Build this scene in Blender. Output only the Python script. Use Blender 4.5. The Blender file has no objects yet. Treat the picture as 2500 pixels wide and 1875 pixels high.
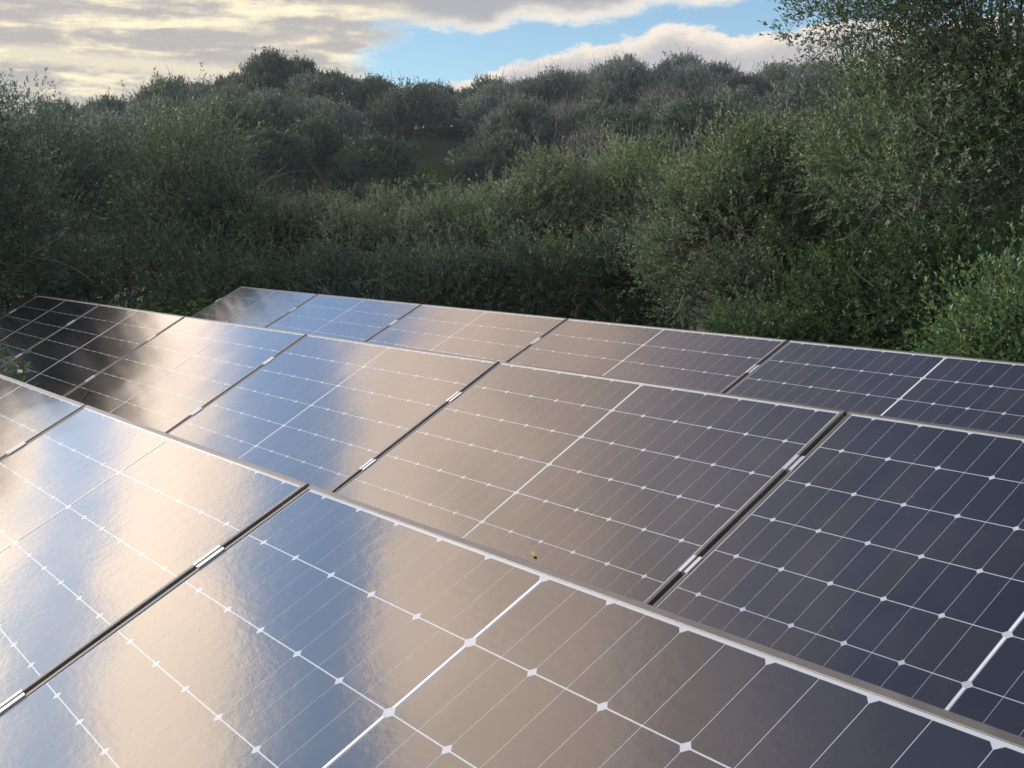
import bpy, math, random
import numpy as np
from mathutils import Matrix, Vector

# ------------------------------------------------------------------ basics
sc = bpy.context.scene
COL = sc.collection
R = math.radians
F_PX = 2995.0                        # focal length in photo pixels (2500 wide)
CAM = np.array([3.462, -3.051, 0.575])
RW = np.array([[0.5785, 0.8156, -0.0067],
               [0.0965, -0.0766, -0.9924],
               [-0.8100, 0.5734, -0.1230]])
SUN_AZ, SUN_EL = -38.0, 15.0         # azimuth from -x towards +y
GROUND_Z = -1.0
GLOW_AZ, GLOW_EL = -14.0, 16.0          # where the cloud deck is thinnest and brightest

# ------------------------------------------------------------------ camera
cam_data = bpy.data.cameras.new('camera')
cam = bpy.data.objects.new('camera', cam_data)
COL.objects.link(cam)
right, down, fwd = RW
fwd = fwd / np.linalg.norm(fwd)
right = right - fwd * right.dot(fwd); right /= np.linalg.norm(right)
up = np.cross(right, fwd)
m = Matrix.Identity(4)
for i in range(3):
    m[i][0], m[i][1], m[i][2], m[i][3] = right[i], up[i], -fwd[i], CAM[i]
cam.matrix_world = m
cam_data.sensor_width = 36.0
cam_data.lens = F_PX / 2500 * 36.0
cam_data.clip_start = 0.05
cam_data.clip_end = 9000
sc.camera = cam

# ------------------------------------------------------------------ world
class G:
    """tiny node-expression helper"""
    def __init__(s, nt): s.nt = nt
    def node(s, t, **kw):
        n = s.nt.nodes.new(t)
        for k, v in kw.items(): setattr(n, k, v)
        return n
    def put(s, sock, v):
        if isinstance(v, bpy.types.NodeSocket): s.nt.links.new(v, sock)
        else: sock.default_value = v
    def m(s, op, a, b=None, c=None, clamp=False):
        n = s.node('ShaderNodeMath', operation=op, use_clamp=clamp)
        for i, v in enumerate((a, b, c)):
            if v is not None: s.put(n.inputs[i], v)
        return n.outputs[0]
    def add(s, a, b): return s.m('ADD', a, b)
    def sub(s, a, b): return s.m('SUBTRACT', a, b)
    def mul(s, a, b): return s.m('MULTIPLY', a, b)
    def mx(s, a, b): return s.m('MAXIMUM', a, b)
    def mn(s, a, b): return s.m('MINIMUM', a, b)
    def ss(s, v, a, b):            # smoothstep from a (0) to b (1); a may exceed b
        n = s.node('ShaderNodeMapRange', interpolation_type='SMOOTHSTEP')
        s.put(n.inputs[0], v)
        if a <= b:
            n.inputs[1].default_value, n.inputs[2].default_value = a, b
            n.inputs[3].default_value, n.inputs[4].default_value = 0, 1
        else:
            n.inputs[1].default_value, n.inputs[2].default_value = b, a
            n.inputs[3].default_value, n.inputs[4].default_value = 1, 0
        return n.outputs[0]
    def curve(s, v, pts):          # piecewise linear through (x, y) points
        lo, hi = pts[0][0], pts[-1][0]
        ylo = min(p[1] for p in pts); yhi = max(p[1] for p in pts)
        t = s.m('DIVIDE', s.sub(v, lo), hi - lo, clamp=True)
        n = s.node('ShaderNodeValToRGB')
        cr = n.color_ramp; cr.interpolation = 'EASE'
        while len(cr.elements) > 1: cr.elements.remove(cr.elements[-1])
        for i, (x, y) in enumerate(pts):
            e = cr.elements[0] if i == 0 else cr.elements.new((x - lo) / (hi - lo))
            e.position = (x - lo) / (hi - lo)
            g = (y - ylo) / (yhi - ylo)
            e.color = (g, g, g, 1)
        s.put(n.inputs[0], t)
        return s.add(s.mul(n.outputs[0], yhi - ylo), ylo)
    def noise(s, vec, scale, detail=6, rough=0.55, dist=0.0):
        n = s.node('ShaderNodeTexNoise')
        s.put(n.inputs['Vector'], vec)
        n.inputs['Scale'].default_value = scale
        n.inputs['Detail'].default_value = detail
        n.inputs['Roughness'].default_value = rough
        n.inputs['Distortion'].default_value = dist
        return n.outputs['Fac']
    def vec(s, x, y, z):
        n = s.node('ShaderNodeCombineXYZ')
        for i, v in enumerate((x, y, z)): s.put(n.inputs[i], v)
        return n.outputs[0]
    def mix(s, f, a, b):
        n = s.node('ShaderNodeMix', data_type='RGBA')
        s.put(n.inputs[0], f); s.put(n.inputs[6], a); s.put(n.inputs[7], b)
        return n.outputs[2]
    def scale(s, col, f):
        n = s.node('ShaderNodeVectorMath', operation='SCALE')
        s.put(n.inputs[0], col); s.put(n.inputs['Scale'], f)
        return n.outputs[0]

world = bpy.data.worlds.new('World')
sc.world = world
world.use_nodes = True
nt = world.node_tree
nt.nodes.clear()
g = G(nt)
sky = g.node('ShaderNodeTexSky', sky_type='NISHITA')
sky.sun_disc = False
sky.sun_elevation = R(SUN_EL)
# blender's sun_rotation runs clockwise from +y
sx, sy = -math.cos(R(SUN_AZ)), math.sin(R(SUN_AZ))
sky.sun_rotation = math.atan2(sx, sy)
sky.air_density = 1.0
sky.dust_density = 0.0
sky.ozone_density = 3.0
tc = g.node('ShaderNodeTexCoord')
sep = g.node('ShaderNodeSeparateXYZ')
nt.links.new(tc.outputs['Generated'], sep.inputs[0])
dx, dy, dz = sep.outputs
az = g.mul(g.m('ARCTAN2', dy, g.mul(dx, -1.0)), 180 / math.pi)
el = g.mul(g.m('ARCSINE', dz), 180 / math.pi)
nv = g.vec(dx, dy, g.mul(dz, 2.4))
nbig = g.noise(nv, 3.0, 3, 0.5)
nmid = g.noise(nv, 9.0, 8, 0.6)
nfine = g.noise(nv, 34.0, 7, 0.62)
# stretched noise for the low layered clouds
nxf = g.noise(nv, 95.0, 6, 0.6)
streak = g.noise(g.vec(g.mul(dx, 1.0), g.mul(dy, 1.0), g.mul(dz, 7.5)), 9.0, 8, 0.56, 0.3)
# --- low sky (the part in view)
jit = g.mul(g.sub(nmid, 0.5), 5.0)
jf = g.add(g.mul(g.sub(nfine, 0.5), 3.0), g.mul(g.sub(nxf, 0.5), 1.5))
left_cov = g.ss(g.add(az, g.add(g.mul(jit, 1.2), g.mul(jf, 1.0))), 30.0, 27.6)
hole = g.mul(g.ss(g.m('ABSOLUTE', g.sub(g.add(az, jit), 25.0)), 2.2, 0.8), g.ss(g.add(el, g.mul(jf, 0.3)), 9.6, 10.2))
left_cov = g.mul(left_cov, g.sub(1.0, g.mul(hole, 0.8)))
top_edge = g.curve(az, [(24, 9.4), (29, 9.35), (32, 9.0), (34, 8.8), (36, 9.5), (39, 9.3), (42, 9.9), (48, 10.2), (60, 10.4)])
top_cov = g.ss(g.sub(g.add(el, g.add(g.mul(jit, 0.12), g.mul(jf, 0.35))), top_edge), -0.25, 0.35)
cum_top = g.curve(az, [(20, 5.0), (31, 6.4), (33.5, 7.0), (36, 7.8), (39, 8.35), (41, 8.6), (42.6, 9.25), (44, 8.9),
                       (45.5, 8.5), (48, 8.7), (50, 9.0), (54, 8.8), (60, 9.2)])
cum_d = g.sub(cum_top, g.add(el, g.add(g.mul(jit, 0.10), g.mul(jf, 0.42))))
cum_cov = g.ss(cum_d, -0.14, 0.22)
low_cov = g.mx(g.mx(left_cov, top_cov), cum_cov)
ang = g.m('ARCCOSINE', g.m('MINIMUM', 0.9999, g.add(g.add(
    g.mul(dx, -math.cos(R(GLOW_AZ)) * math.cos(R(GLOW_EL))),
    g.mul(dy, math.sin(R(GLOW_AZ)) * math.cos(R(GLOW_EL)))), g.mul(dz, math.sin(R(GLOW_EL))))))
ang = g.mul(ang, 180 / math.pi)
# --- upper sky: tilted cloud bands with clear lanes between them
s_ = g.add(g.add(el, g.mul(g.m('SINE', g.mul(g.sub(az, 5.0), math.pi / 180)), 23.0)),
           g.add(g.mul(g.sub(nbig, 0.5), 6.0), g.mul(g.sub(nmid, 0.5), 6.0)))
up_c = g.curve(s_, [(-5, .75), (8, .8), (10.5, .8), (12.0, .30), (14.8, .28), (16.5, .85), (20.5, .85), (22.5, .30),
                    (24, .14), (27.5, .14), (29.8, .85), (35, .8), (40, .66), (44, .50), (50, .42), (56, .36), (75, .30)])
up_c = g.add(up_c, g.mul(g.ss(ang, 60.0, 100.0), g.add(0.1, g.mul(g.sub(nbig, 0.5), 1.2))))  # extra unseen cloud far from the glow, added to brighten the foliage
up_cov = g.ss(g.add(up_c, g.mul(g.sub(nfine, 0.5), 0.22)), 0.18, 0.72)
k_up = g.ss(el, 10.6, 12.6)
cover = g.add(g.mul(low_cov, g.sub(1.0, k_up)), g.mul(up_cov, k_up))
# --- cloud colours
glow = g.m('EXPONENT', g.mul(g.m('POWER', g.m('DIVIDE', ang, 30.0), 2.0), -1.0))
lit = g.ss(g.add(streak, g.add(g.mul(g.sub(nfine, 0.5), 0.3), g.mul(g.sub(nxf, 0.5), 0.16))), 0.43, 0.68)
lit = g.mx(lit, g.mul(g.ss(g.m('ABSOLUTE', g.sub(g.add(el, g.mul(jf, 0.25)), g.sub(7.6, g.mul(g.sub(az, 14.0), 0.06)))), 0.55, 0.1), 0.55))
left_col = g.mix(lit, (0.41, 0.39, 0.375, 1), (0.90, 0.79, 0.56, 1))
rim = g.ss(g.add(cum_d, g.add(g.mul(g.sub(nmid, .5), 1.6), g.mul(g.sub(nfine, .5), 1.2))), 0.95, 0.05)
cum_col = g.mix(rim, (0.45, 0.435, 0.45, 1), (0.80, 0.71, 0.61, 1))
top_col = g.mix(g.ss(g.add(g.sub(el, top_edge), g.mul(jf, 0.3)), 1.0, -0.1), (0.36, 0.36, 0.385, 1), (0.84, 0.77, 0.66, 1))
low_col = g.mix(g.ss(g.add(az, jit), 28.0, 31.0), left_col, g.mix(g.ss(cum_d, -0.3, 0.0), top_col, cum_col))
up_lit = g.ss(g.add(nmid, g.mul(g.sub(nfine, 0.5), 0.3)), 0.36, 0.66)
warm = g.ss(ang, 95.0, 66.0)
dim = g.curve(ang, [(0, 1.0), (19, 1.0), (31, 0.66), (44, 0.42), (64, 0.34), (90, 0.7)])
up_col = g.mix(warm, g.mix(up_lit, (0.55, 0.56, 0.60, 1), (1.05, 1.0, 0.95, 1)), g.scale(g.mix(up_lit, (0.45, 0.365, 0.345, 1), (0.92, 0.69, 0.60, 1)), dim))
up_col = g.mix(g.mul(glow, 0.85), up_col, (1.0, 0.82, 0.63, 1))
cloud_col = g.mix(k_up, g.scale(low_col, 0.585), up_col)
boost = g.add(1.0, g.mul(g.mul(glow, k_up), 1.9))
cloud_col = g.scale(cloud_col, boost)
bg_sky = g.node('ShaderNodeBackground')
nt.links.new(sky.outputs[0], bg_sky.inputs[0])
# bright hazy aureole of clear sky around the veiled sun
aur = g.m('EXPONENT', g.mul(g.m('POWER', g.m('DIVIDE', ang, 33.0), 2.0), -1.0))
bg_aur = g.node('ShaderNodeBackground')
nt.links.new(g.scale(g.mix(aur, (0.20, 0.40, 0.95, 1), (0.56, 0.72, 0.94, 1)), g.mul(aur, k_up)), bg_aur.inputs[0])
bg_aur.inputs[1].default_value = 1.0
add_sky = g.node('ShaderNodeAddShader')
nt.links.new(bg_sky.outputs[0], add_sky.inputs[0])
nt.links.new(bg_aur.outputs[0], add_sky.inputs[1])
bg_sky.inputs[1].default_value = 0.085
bg_cl = g.node('ShaderNodeBackground')
nt.links.new(cloud_col, bg_cl.inputs[0])
bg_cl.inputs[1].default_value = 1.0
mixs = g.node('ShaderNodeMixShader')
nt.links.new(cover, mixs.inputs[0])
nt.links.new(add_sky.outputs[0], mixs.inputs[1])
nt.links.new(bg_cl.outputs[0], mixs.inputs[2])
wout = g.node('ShaderNodeOutputWorld')
nt.links.new(mixs.outputs[0], wout.inputs[0])

# ------------------------------------------------------------------ sun
sl = bpy.data.lights.new('sun', 'SUN')
sl.energy = 2.0
sl.angle = R(12)
sl.color = (1.0, 0.94, 0.84)
so = bpy.data.objects.new('sun', sl)
COL.objects.link(so)
sd = Vector((-math.cos(R(SUN_AZ)) * math.cos(R(SUN_EL)), math.sin(R(SUN_AZ)) * math.cos(R(SUN_EL)), math.sin(R(SUN_EL))))
so.rotation_euler = sd.to_track_quat('Z', 'Y').to_euler()
so.location = (-20, -10, 20)

vs = sc.view_settings
vs.view_transform = 'Standard'
vs.look = 'None'
vs.exposure = 1.1
vs.gamma = 1.0
vs.use_curve_mapping = False
sc.cycles.max_bounces = 4
sc.cycles.diffuse_bounces = 2
sc.cycles.glossy_bounces = 2
sc.cycles.transmission_bounces = 3
sc.cycles.transparent_max_bounces = 6
sc.cycles.use_denoising = True

# ------------------------------------------------------------------ helpers
def ray(px, py):
    d = RW.T @ np.array([(px - 1250) / F_PX, (py - 937.5) / F_PX, 1.0])
    return d / np.linalg.norm(d)

def tag(o, label=None, cat=None, group=None, kind=None):
    if label: o['label'] = label
    if cat: o['category'] = cat
    if group: o['group'] = group
    if kind: o['kind'] = kind
    return o

def empty(name, mat=None):
    o = bpy.data.objects.new(name, None)
    o.empty_display_size = 0.2
    COL.objects.link(o)
    if mat is not None: o.matrix_world = mat
    return o

def link(name, me, parent=None, loc=None):
    o = bpy.data.objects.new(name, me)
    COL.objects.link(o)
    if parent: o.parent = parent
    if name in ('crown', 'twigs', 'foliage', 'stem'): o['kind'] = 'stuff'
    if loc is not None: o.location = loc
    return o

def mesh(name, verts, faces, mat, smooth=False):
    me = bpy.data.meshes.new(name)
    me.from_pydata([tuple(v) for v in verts], [], faces)
    me.materials.append(mat)
    if smooth:
        me.polygons.foreach_set('use_smooth', [True] * len(me.polygons))
    me.update()
    return me

class MB:
    def __init__(s): s.v = []; s.f = []
    def box(s, x0, x1, y0, y1, z0, z1, ch=0.0):
        b = len(s.v)
        s.v += [(x0, y0, z0), (x1, y0, z0), (x1, y1, z0), (x0, y1, z0), (x0, y0, z1), (x1, y0, z1), (x1, y1, z1), (x0, y1, z1)]
        s.f += [tuple(b + i for i in q) for q in ((0, 3, 2, 1), (4, 5, 6, 7), (0, 1, 5, 4), (1, 2, 6, 5), (2, 3, 7, 6), (3, 0, 4, 7))]
        return s
    def prism(s, poly, axis, a0, a1):
        """extrude a closed polygon (list of 2D points) along axis 'x', 'y' or 'z'"""
        b = len(s.v); n = len(poly)
        for a in (a0, a1):
            for p, q in poly:
                s.v.append({'x': (a, p, q), 'y': (p, a, q), 'z': (p, q, a)}[axis])
        s.f.append(tuple(b + i for i in range(n))[::-1])
        s.f.append(tuple(b + n + i for i in range(n)))
        for i in range(n):
            j = (i + 1) % n
            s.f.append((b + i, b + j, b + n + j, b + n + i))
        return s
    def tube(s, pts, radii, k=5, cap=True):
        pts = [np.asarray(p, float) for p in pts]
        b = len(s.v)
        for i, p in enumerate(pts):
            t = pts[min(i + 1, len(pts) - 1)] - pts[max(i - 1, 0)]
            t = t / (np.linalg.norm(t) + 1e-9)
            a = np.cross(t, [0.31, 0.17, 0.93]);
            if np.linalg.norm(a) < 1e-3: a = np.cross(t, [1, 0, 0])
            a /= np.linalg.norm(a); c = np.cross(t, a)
            for j in range(k):
                w = 2 * math.pi * j / k
                s.v.append(tuple(p + radii[i] * (math.cos(w) * a + math.sin(w) * c)))
        for i in range(len(pts) - 1):
            for j in range(k):
                jj = (j + 1) % k
                s.f.append((b + i * k + j, b + i * k + jj, b + (i + 1) * k + jj, b + (i + 1) * k + j))
        if cap:
            s.f.append(tuple(b + j for j in range(k))[::-1])
            e = b + (len(pts) - 1) * k
            s.f.append(tuple(e + j for j in range(k)))
        return s
    def build(s, name, mat, smooth=False): return mesh(name, s.v, s.f, mat, smooth)

# ------------------------------------------------------------------ materials
def new_mat(name):
    m = bpy.data.materials.new(name)
    m.use_nodes = True
    g = G(m.node_tree)
    p = m.node_tree.nodes['Principled BSDF']
    return m, g, p

def ramp(g, fac, stops):
    n = g.node('ShaderNodeValToRGB')
    cr = n.color_ramp
    while len(cr.elements) > 1: cr.elements.remove(cr.elements[-1])
    for i, (x, c) in enumerate(stops):
        e = cr.elements[0] if i == 0 else cr.elements.new(x)
        e.position = x; e.color = (*c, 1)
    g.put(n.inputs[0], fac)
    return n.outputs[0]

def glass_relief(g, p, strength=1.0):
    """rolled-glass ripple shared by cells and backsheet (they lie under one pane)"""
    geo = g.node('ShaderNodeNewGeometry')
    mp = g.node('ShaderNodeMapping')
    mp.inputs['Rotation'].default_value = (0, 0, R(0))
    mp.inputs['Scale'].default_value = (0.55, 1.0, 1.0)
    g.nt.links.new(geo.outputs['Position'], mp.inputs['Vector'])
    n1 = g.noise(mp.outputs[0], 55.0, 3, 0.6)
    n2 = g.noise(mp.outputs[0], 4.0, 1, 0.5)
    h = g.add(g.mul(n1, 0.00026 * strength), g.mul(n2, 0.0022 * strength))
    b = g.node('ShaderNodeBump')
    b.inputs['Strength'].default_value = 1.0
    b.inputs['Distance'].default_value = 1.0
    g.put(b.inputs['Height'], h)
    g.nt.links.new(b.outputs[0], p.inputs['Normal'])
    return geo

def dust(g, geo):
    a = g.noise(geo.outputs['Position'], 3.0, 5, 0.6)
    v = g.node('ShaderNodeTexVoronoi'); v.inputs['Scale'].default_value = 16.0
    g.put(v.inputs['Vector'], geo.outputs['Position'])
    spots = g.mul(g.ss(v.outputs['Distance'], 0.055, 0.02), g.ss(a, 0.5, 0.62))
    return a, spots

M_cell, g, p = new_mat('cell_silicon')
geo = glass_relief(g, p)
a, spots = dust(g, geo)
oi = g.node('ShaderNodeObjectInfo')
c = g.mix(oi.outputs['Random'], (0.0025, 0.0036, 0.0090, 1), (0.0110, 0.0085, 0.0080, 1))
c = g.mix(g.mul(g.ss(a, 0.45, 0.75), 0.05), c, (0.20, 0.17, 0.14, 1))
c = g.mix(g.mul(spots, 0.5), c, (0.25, 0.23, 0.20, 1))
g.put(p.inputs['Base Color'], c)
p.inputs['IOR'].default_value = 1.78
g.put(p.inputs['Roughness'], g.add(0.085, g.mul(a, 0.06)))

M_back, g, p = new_mat('backsheet_white')
geo = glass_relief(g, p)
p.inputs['Base Color'].default_value = (0.36, 0.395, 0.46, 1)
p.inputs['IOR'].default_value = 1.5
p.inputs['Roughness'].default_value = 0.16

M_ribbon, g, p = new_mat('busbar_ribbon')
p.inputs['Base Color'].default_value = (0.58, 0.61, 0.66, 1)
p.inputs['Roughness'].default_value = 0.3
p.inputs['IOR'].default_value = 1.5

M_frame, g, p = new_mat('anodised_aluminium')
geo = g.node('ShaderNodeNewGeometry')
n = g.noise(geo.outputs['Position'], 12.0, 6, 0.65)
g.put(p.inputs['Base Color'], g.mix(g.ss(n, 0.3, 0.75), (0.060, 0.058, 0.054, 1), (0.105, 0.10, 0.094, 1)))
p.inputs['Metallic'].default_value = 0.25
p.inputs['IOR'].default_value = 1.8
g.put(p.inputs['Roughness'], g.add(0.34, g.mul(n, 0.2)))

M_clamp, g, p = new_mat('clamp_bare_aluminium')
p.inputs['Base Color'].default_value = (0.60, 0.61, 0.64, 1)
p.inputs['Metallic'].default_value = 0.75
p.inputs['Roughness'].default_value = 0.28

M_steel, g, p = new_mat('galvanised_rack')
geo = g.node('ShaderNodeNewGeometry')
n = g.noise(geo.outputs['Position'], 30.0, 4, 0.6)
g.put(p.inputs['Base Color'], g.mix(n, (0.30, 0.30, 0.31, 1), (0.45, 0.45, 0.46, 1)))
p.inputs['Metallic'].default_value = 0.7
p.inputs['Roughness'].default_value = 0.5

M_black, g, p = new_mat('black_plastic')
p.inputs['Base Color'].default_value = (0.012, 0.012, 0.014, 1)
p.inputs['Roughness'].default_value = 0.5

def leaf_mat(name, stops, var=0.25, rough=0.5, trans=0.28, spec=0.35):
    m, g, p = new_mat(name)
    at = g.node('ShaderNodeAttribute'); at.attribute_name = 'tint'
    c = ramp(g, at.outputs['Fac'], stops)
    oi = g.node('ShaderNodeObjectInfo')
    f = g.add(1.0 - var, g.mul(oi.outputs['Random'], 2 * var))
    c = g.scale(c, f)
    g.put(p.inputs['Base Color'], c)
    p.inputs['Roughness'].default_value = rough
    p.inputs['Specular IOR Level'].default_value = spec
    tr = g.node('ShaderNodeBsdfTranslucent')
    g.put(tr.inputs[0], g.mix(0.35, c, (0.16, 0.18, 0.03, 1)))
    mx = g.node('ShaderNodeMixShader')
    mx.inputs[0].default_value = trans
    m.node_tree.links.new(p.outputs[0], mx.inputs[1])
    m.node_tree.links.new(tr.outputs[0], mx.inputs[2])
    m.node_tree.links.new(mx.outputs[0], m.node_tree.nodes['Material Output'].inputs[0])
    return m

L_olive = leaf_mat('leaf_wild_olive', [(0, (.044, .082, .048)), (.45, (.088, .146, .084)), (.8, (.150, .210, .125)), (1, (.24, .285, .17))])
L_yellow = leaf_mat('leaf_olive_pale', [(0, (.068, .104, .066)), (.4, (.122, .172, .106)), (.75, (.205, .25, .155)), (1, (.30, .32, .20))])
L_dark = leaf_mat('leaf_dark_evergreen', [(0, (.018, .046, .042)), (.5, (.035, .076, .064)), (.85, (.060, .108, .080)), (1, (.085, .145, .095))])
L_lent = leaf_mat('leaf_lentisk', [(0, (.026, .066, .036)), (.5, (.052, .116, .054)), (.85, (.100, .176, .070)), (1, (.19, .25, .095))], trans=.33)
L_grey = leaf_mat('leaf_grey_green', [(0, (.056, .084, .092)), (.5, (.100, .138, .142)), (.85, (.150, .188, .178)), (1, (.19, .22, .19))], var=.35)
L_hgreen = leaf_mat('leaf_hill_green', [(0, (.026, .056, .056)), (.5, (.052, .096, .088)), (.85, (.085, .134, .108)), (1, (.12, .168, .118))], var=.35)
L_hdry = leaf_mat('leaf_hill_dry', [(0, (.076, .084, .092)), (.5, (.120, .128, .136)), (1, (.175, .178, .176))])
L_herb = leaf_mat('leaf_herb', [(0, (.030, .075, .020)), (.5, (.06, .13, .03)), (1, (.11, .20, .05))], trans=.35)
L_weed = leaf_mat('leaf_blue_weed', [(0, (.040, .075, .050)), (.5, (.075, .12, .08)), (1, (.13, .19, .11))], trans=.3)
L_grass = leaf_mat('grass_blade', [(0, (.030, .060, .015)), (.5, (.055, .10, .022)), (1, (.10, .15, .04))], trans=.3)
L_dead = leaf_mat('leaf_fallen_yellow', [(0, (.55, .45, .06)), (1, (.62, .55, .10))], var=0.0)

def bark_mat(name, c0, c1):
    m, g, p = new_mat(name)
    geo = g.node('ShaderNodeNewGeometry')
    n = g.noise(geo.outputs['Position'], 9.0, 5, 0.6)
    g.put(p.inputs['Base Color'], g.mix(g.ss(n, 0.3, 0.7), (*c0, 1), (*c1, 1)))
    p.inputs['Roughness'].default_value = 0.85
    return m
B_bark = bark_mat('bark', (.045, .038, .032), (.10, .088, .076))
B_grey = bark_mat('grey_twig', (.11, .105, .10), (.22, .21, .20))
B_hill = bark_mat('hill_bark', (.07, .065, .06), (.13, .122, .115))

M_cactus, g, p = new_mat('cactus_skin')
geo = g.node('ShaderNodeNewGeometry')
n = g.noise(geo.outputs['Position'], 6.0, 4, 0.6)
g.put(p.inputs['Base Color'], g.mix(n, (.055, .115, .07, 1), (.16, .24, .14, 1)))
p.inputs['Roughness'].default_value = 0.45

M_ground, g, p = new_mat('ground_soil_grass')
geo = g.node('ShaderNodeNewGeometry')
n = g.noise(geo.outputs['Position'], 0.35, 8, 0.65)
n2 = g.noise(geo.outputs['Position'], 6.0, 6, 0.7)
c = g.mix(g.ss(g.add(n, g.mul(g.sub(n2, .5), .4)), .4, .62), (.034, .036, .024, 1), (.032, .058, .020, 1))
g.put(p.inputs['Base Color'], c)
p.inputs['Roughness'].default_value = 0.95
b = g.node('ShaderNodeBump'); b.inputs['Distance'].default_value = 0.08
g.put(b.inputs['Height'], n2)
m_ = M_ground.node_tree.links.new(b.outputs[0], p.inputs['Normal'])

# ------------------------------------------------------------------ terrain
FW2 = np.array([-0.8162, 0.5778]); RT2 = np.array([0.5778, 0.8162])
_v = np.array([-400, -120, -46, -40, -26, -18, -9, 0, 9, 17, 26, 32, 44, 60, 120, 400.0])
_h = np.array([3, 3.8, 4.8, 5.9, 8.3, 10.6, 9.2, 9.4, 10.2, 10.1, 9.4, 8.6, 6.6, 5.5, 3.6, 3.0])

def height(x, y):
    x = np.asarray(x, float); y = np.asarray(y, float)
    u = (x - CAM[0]) * FW2[0] + (y - CAM[1]) * FW2[1]
    v = (x - CAM[0]) * RT2[0] + (y - CAM[1]) * RT2[1]
    crest = np.interp(v, _v, _h)
    t1 = np.clip((u - 24) / 46, 0, 1); t1 = t1 * t1 * (3 - 2 * t1)
    t2 = np.clip((u - 60) / 46, 0, 1); t2 = t2 * t2 * (3 - 2 * t2)
    low = np.minimum(4.6, crest * .42)
    z = GROUND_Z + t1 * low + t2 * (crest - low + 1.0)
    t3 = np.clip((u - 112) / 400, 0, 1)
    z = z * (1 - t3) + (-3.0) * t3
    bump = (np.sin(u * .31 + v * .17) + np.sin(v * .43 - u * .11 + 1.3)) * .22
    return z + bump * np.clip((np.hypot(u, v) - 25) / 30, 0, 1) * (1 - t3)

def build_ground():
    def axis(lo, hi, inner0, inner1, n):
        mid = np.linspace(inner0, inner1, n)
        a = inner0 - np.geomspace(3, inner0 - lo, 16)[::-1]
        b = inner1 + np.geomspace(3, hi - inner1, 16)
        return np.concatenate([a, mid, b])
    U = axis(-3500, 4500, -12, 135, 100)
    V = axis(-4000, 4000, -75, 75, 100)
    uu, vv = np.meshgrid(U, V, indexing='ij')
    X = CAM[0] + uu * FW2[0] + vv * RT2[0]
    Y = CAM[1] + uu * FW2[1] + vv * RT2[1]
    Z = height(X, Y)
    n, k = uu.shape
    verts = np.stack([X.ravel(), Y.ravel(), Z.ravel()], 1)
    idx = np.arange(n * k).reshape(n, k)
    q = np.stack([idx[:-1, :-1], idx[1:, :-1], idx[1:, 1:], idx[:-1, 1:]], -1).reshape(-1, 4)
    # orientation upwards
    e1 = verts[q[0, 1]] - verts[q[0, 0]]; e2 = verts[q[0, 2]] - verts[q[0, 0]]
    if np.cross(e1, e2)[2] < 0: q = q[:, ::-1]
    o = link('ground', mesh('ground', verts.tolist(), q.tolist(), M_ground, True))
    tag(o, kind='structure')
    o['label'] = 'soil and rough grass rising into a scrubby hillside'
build_ground()

# ------------------------------------------------------------------ solar panels
ROWS = {   # rotation matrix columns x, slope, normal; origin at the top edge of the cells
    1: (np.array([[0.999, 0.016, -0.028], [-0.027, 0.876, -0.481], [0.017, 0.482, 0.876]]), np.array([1.885, -1.870, 0.009])),
    2: (np.array([[1, 0, 0], [0, 0.8660, -0.5], [0, 0.5, 0.8660]]), np.zeros(3)),
    3: (np.array([[0.999, 0.035, -0.017], [-0.039, 0.879, -0.475], [-0.002, 0.475, 0.880]]), np.array([0.176, 1.619, 0.012])),
}
PITCH = 1.915
HALF = 0.9475          # half panel width
CW, CH = 0.08405, 0.169
MID = 0.005
LIP = 0.013
Y1 = 0.018             # top outer edge
Y0 = -1.014 - 0.018    # bottom outer edge
CLAMP_Y = (-0.262, -0.755)

def row_matrix(r):
    A, o = ROWS[r]
    x = A[:, 0] / np.linalg.norm(A[:, 0]); z = np.cross(x, A[:, 1]); z /= np.linalg.norm(z); y = np.cross(z, x)
    mm = Matrix.Identity(4)
    for i in range(3):
        mm[i][0], mm[i][1], mm[i][2], mm[i][3] = x[i], y[i], z[i], o[i]
    return mm

def cell_mesh(side):
    """half cell; its two chamfered corners are on side -1 (left) or +1 (right)"""
    gx, gy, ch = 0.0006, 0.0013, 0.0088
    w, h = CW / 2 - gx, CH / 2 - gy
    pts = [(-w, -h), (w - ch, -h), (w, -h + ch), (w, h - ch), (w - ch, h), (-w, h)]
    if side < 0: pts = [(-x, y) for x, y in pts][::-1]
    return MB().prism(pts, 'z', -0.0006, 0.00012).build('cell', M_cell)
CELL_L, CELL_R = cell_mesh(-1), cell_mesh(1)
YB = Y0                       # panel origin sits on the lower edge
back_me = MB().box(-HALF + LIP - .003, HALF - LIP + .003, LIP - .003, (Y1 - YB) - LIP + .003, -0.004, 0.0).build('backsheet', M_back)
H_ = Y1 - YB
def frame_bar(L):
    # cross-section in (across, z): outer wall with a lip on top, small bevels
    return [(0, -.033), (.002, -.033), (.002, -.0045), (LIP, -.0045), (LIP, .0012), (LIP - .0009, .0021), (.0012, .0021), (0, .0009)]
def bar_meshes():
    prof = frame_bar(0)
    bot = MB().prism([(a, z) for a, z in prof], 'x', -HALF, HALF).build('frame_bar_long', M_frame)
    top = MB().prism([(H_ - a, z) for a, z in prof][::-1], 'x', -HALF, HALF).build('frame_bar_long_top', M_frame)
    lef = MB().prism([(-HALF + a, z) for a, z in prof][::-1], 'y', LIP + .0003, H_ - LIP - .0003).build('frame_bar_short', M_frame)
    rig = MB().prism([(HALF - a, z) for a, z in prof], 'y', LIP + .0003, H_ - LIP - .0003).build('frame_bar_short_r', M_frame)
    return bot, top, lef, rig
BARS = bar_meshes()
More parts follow.
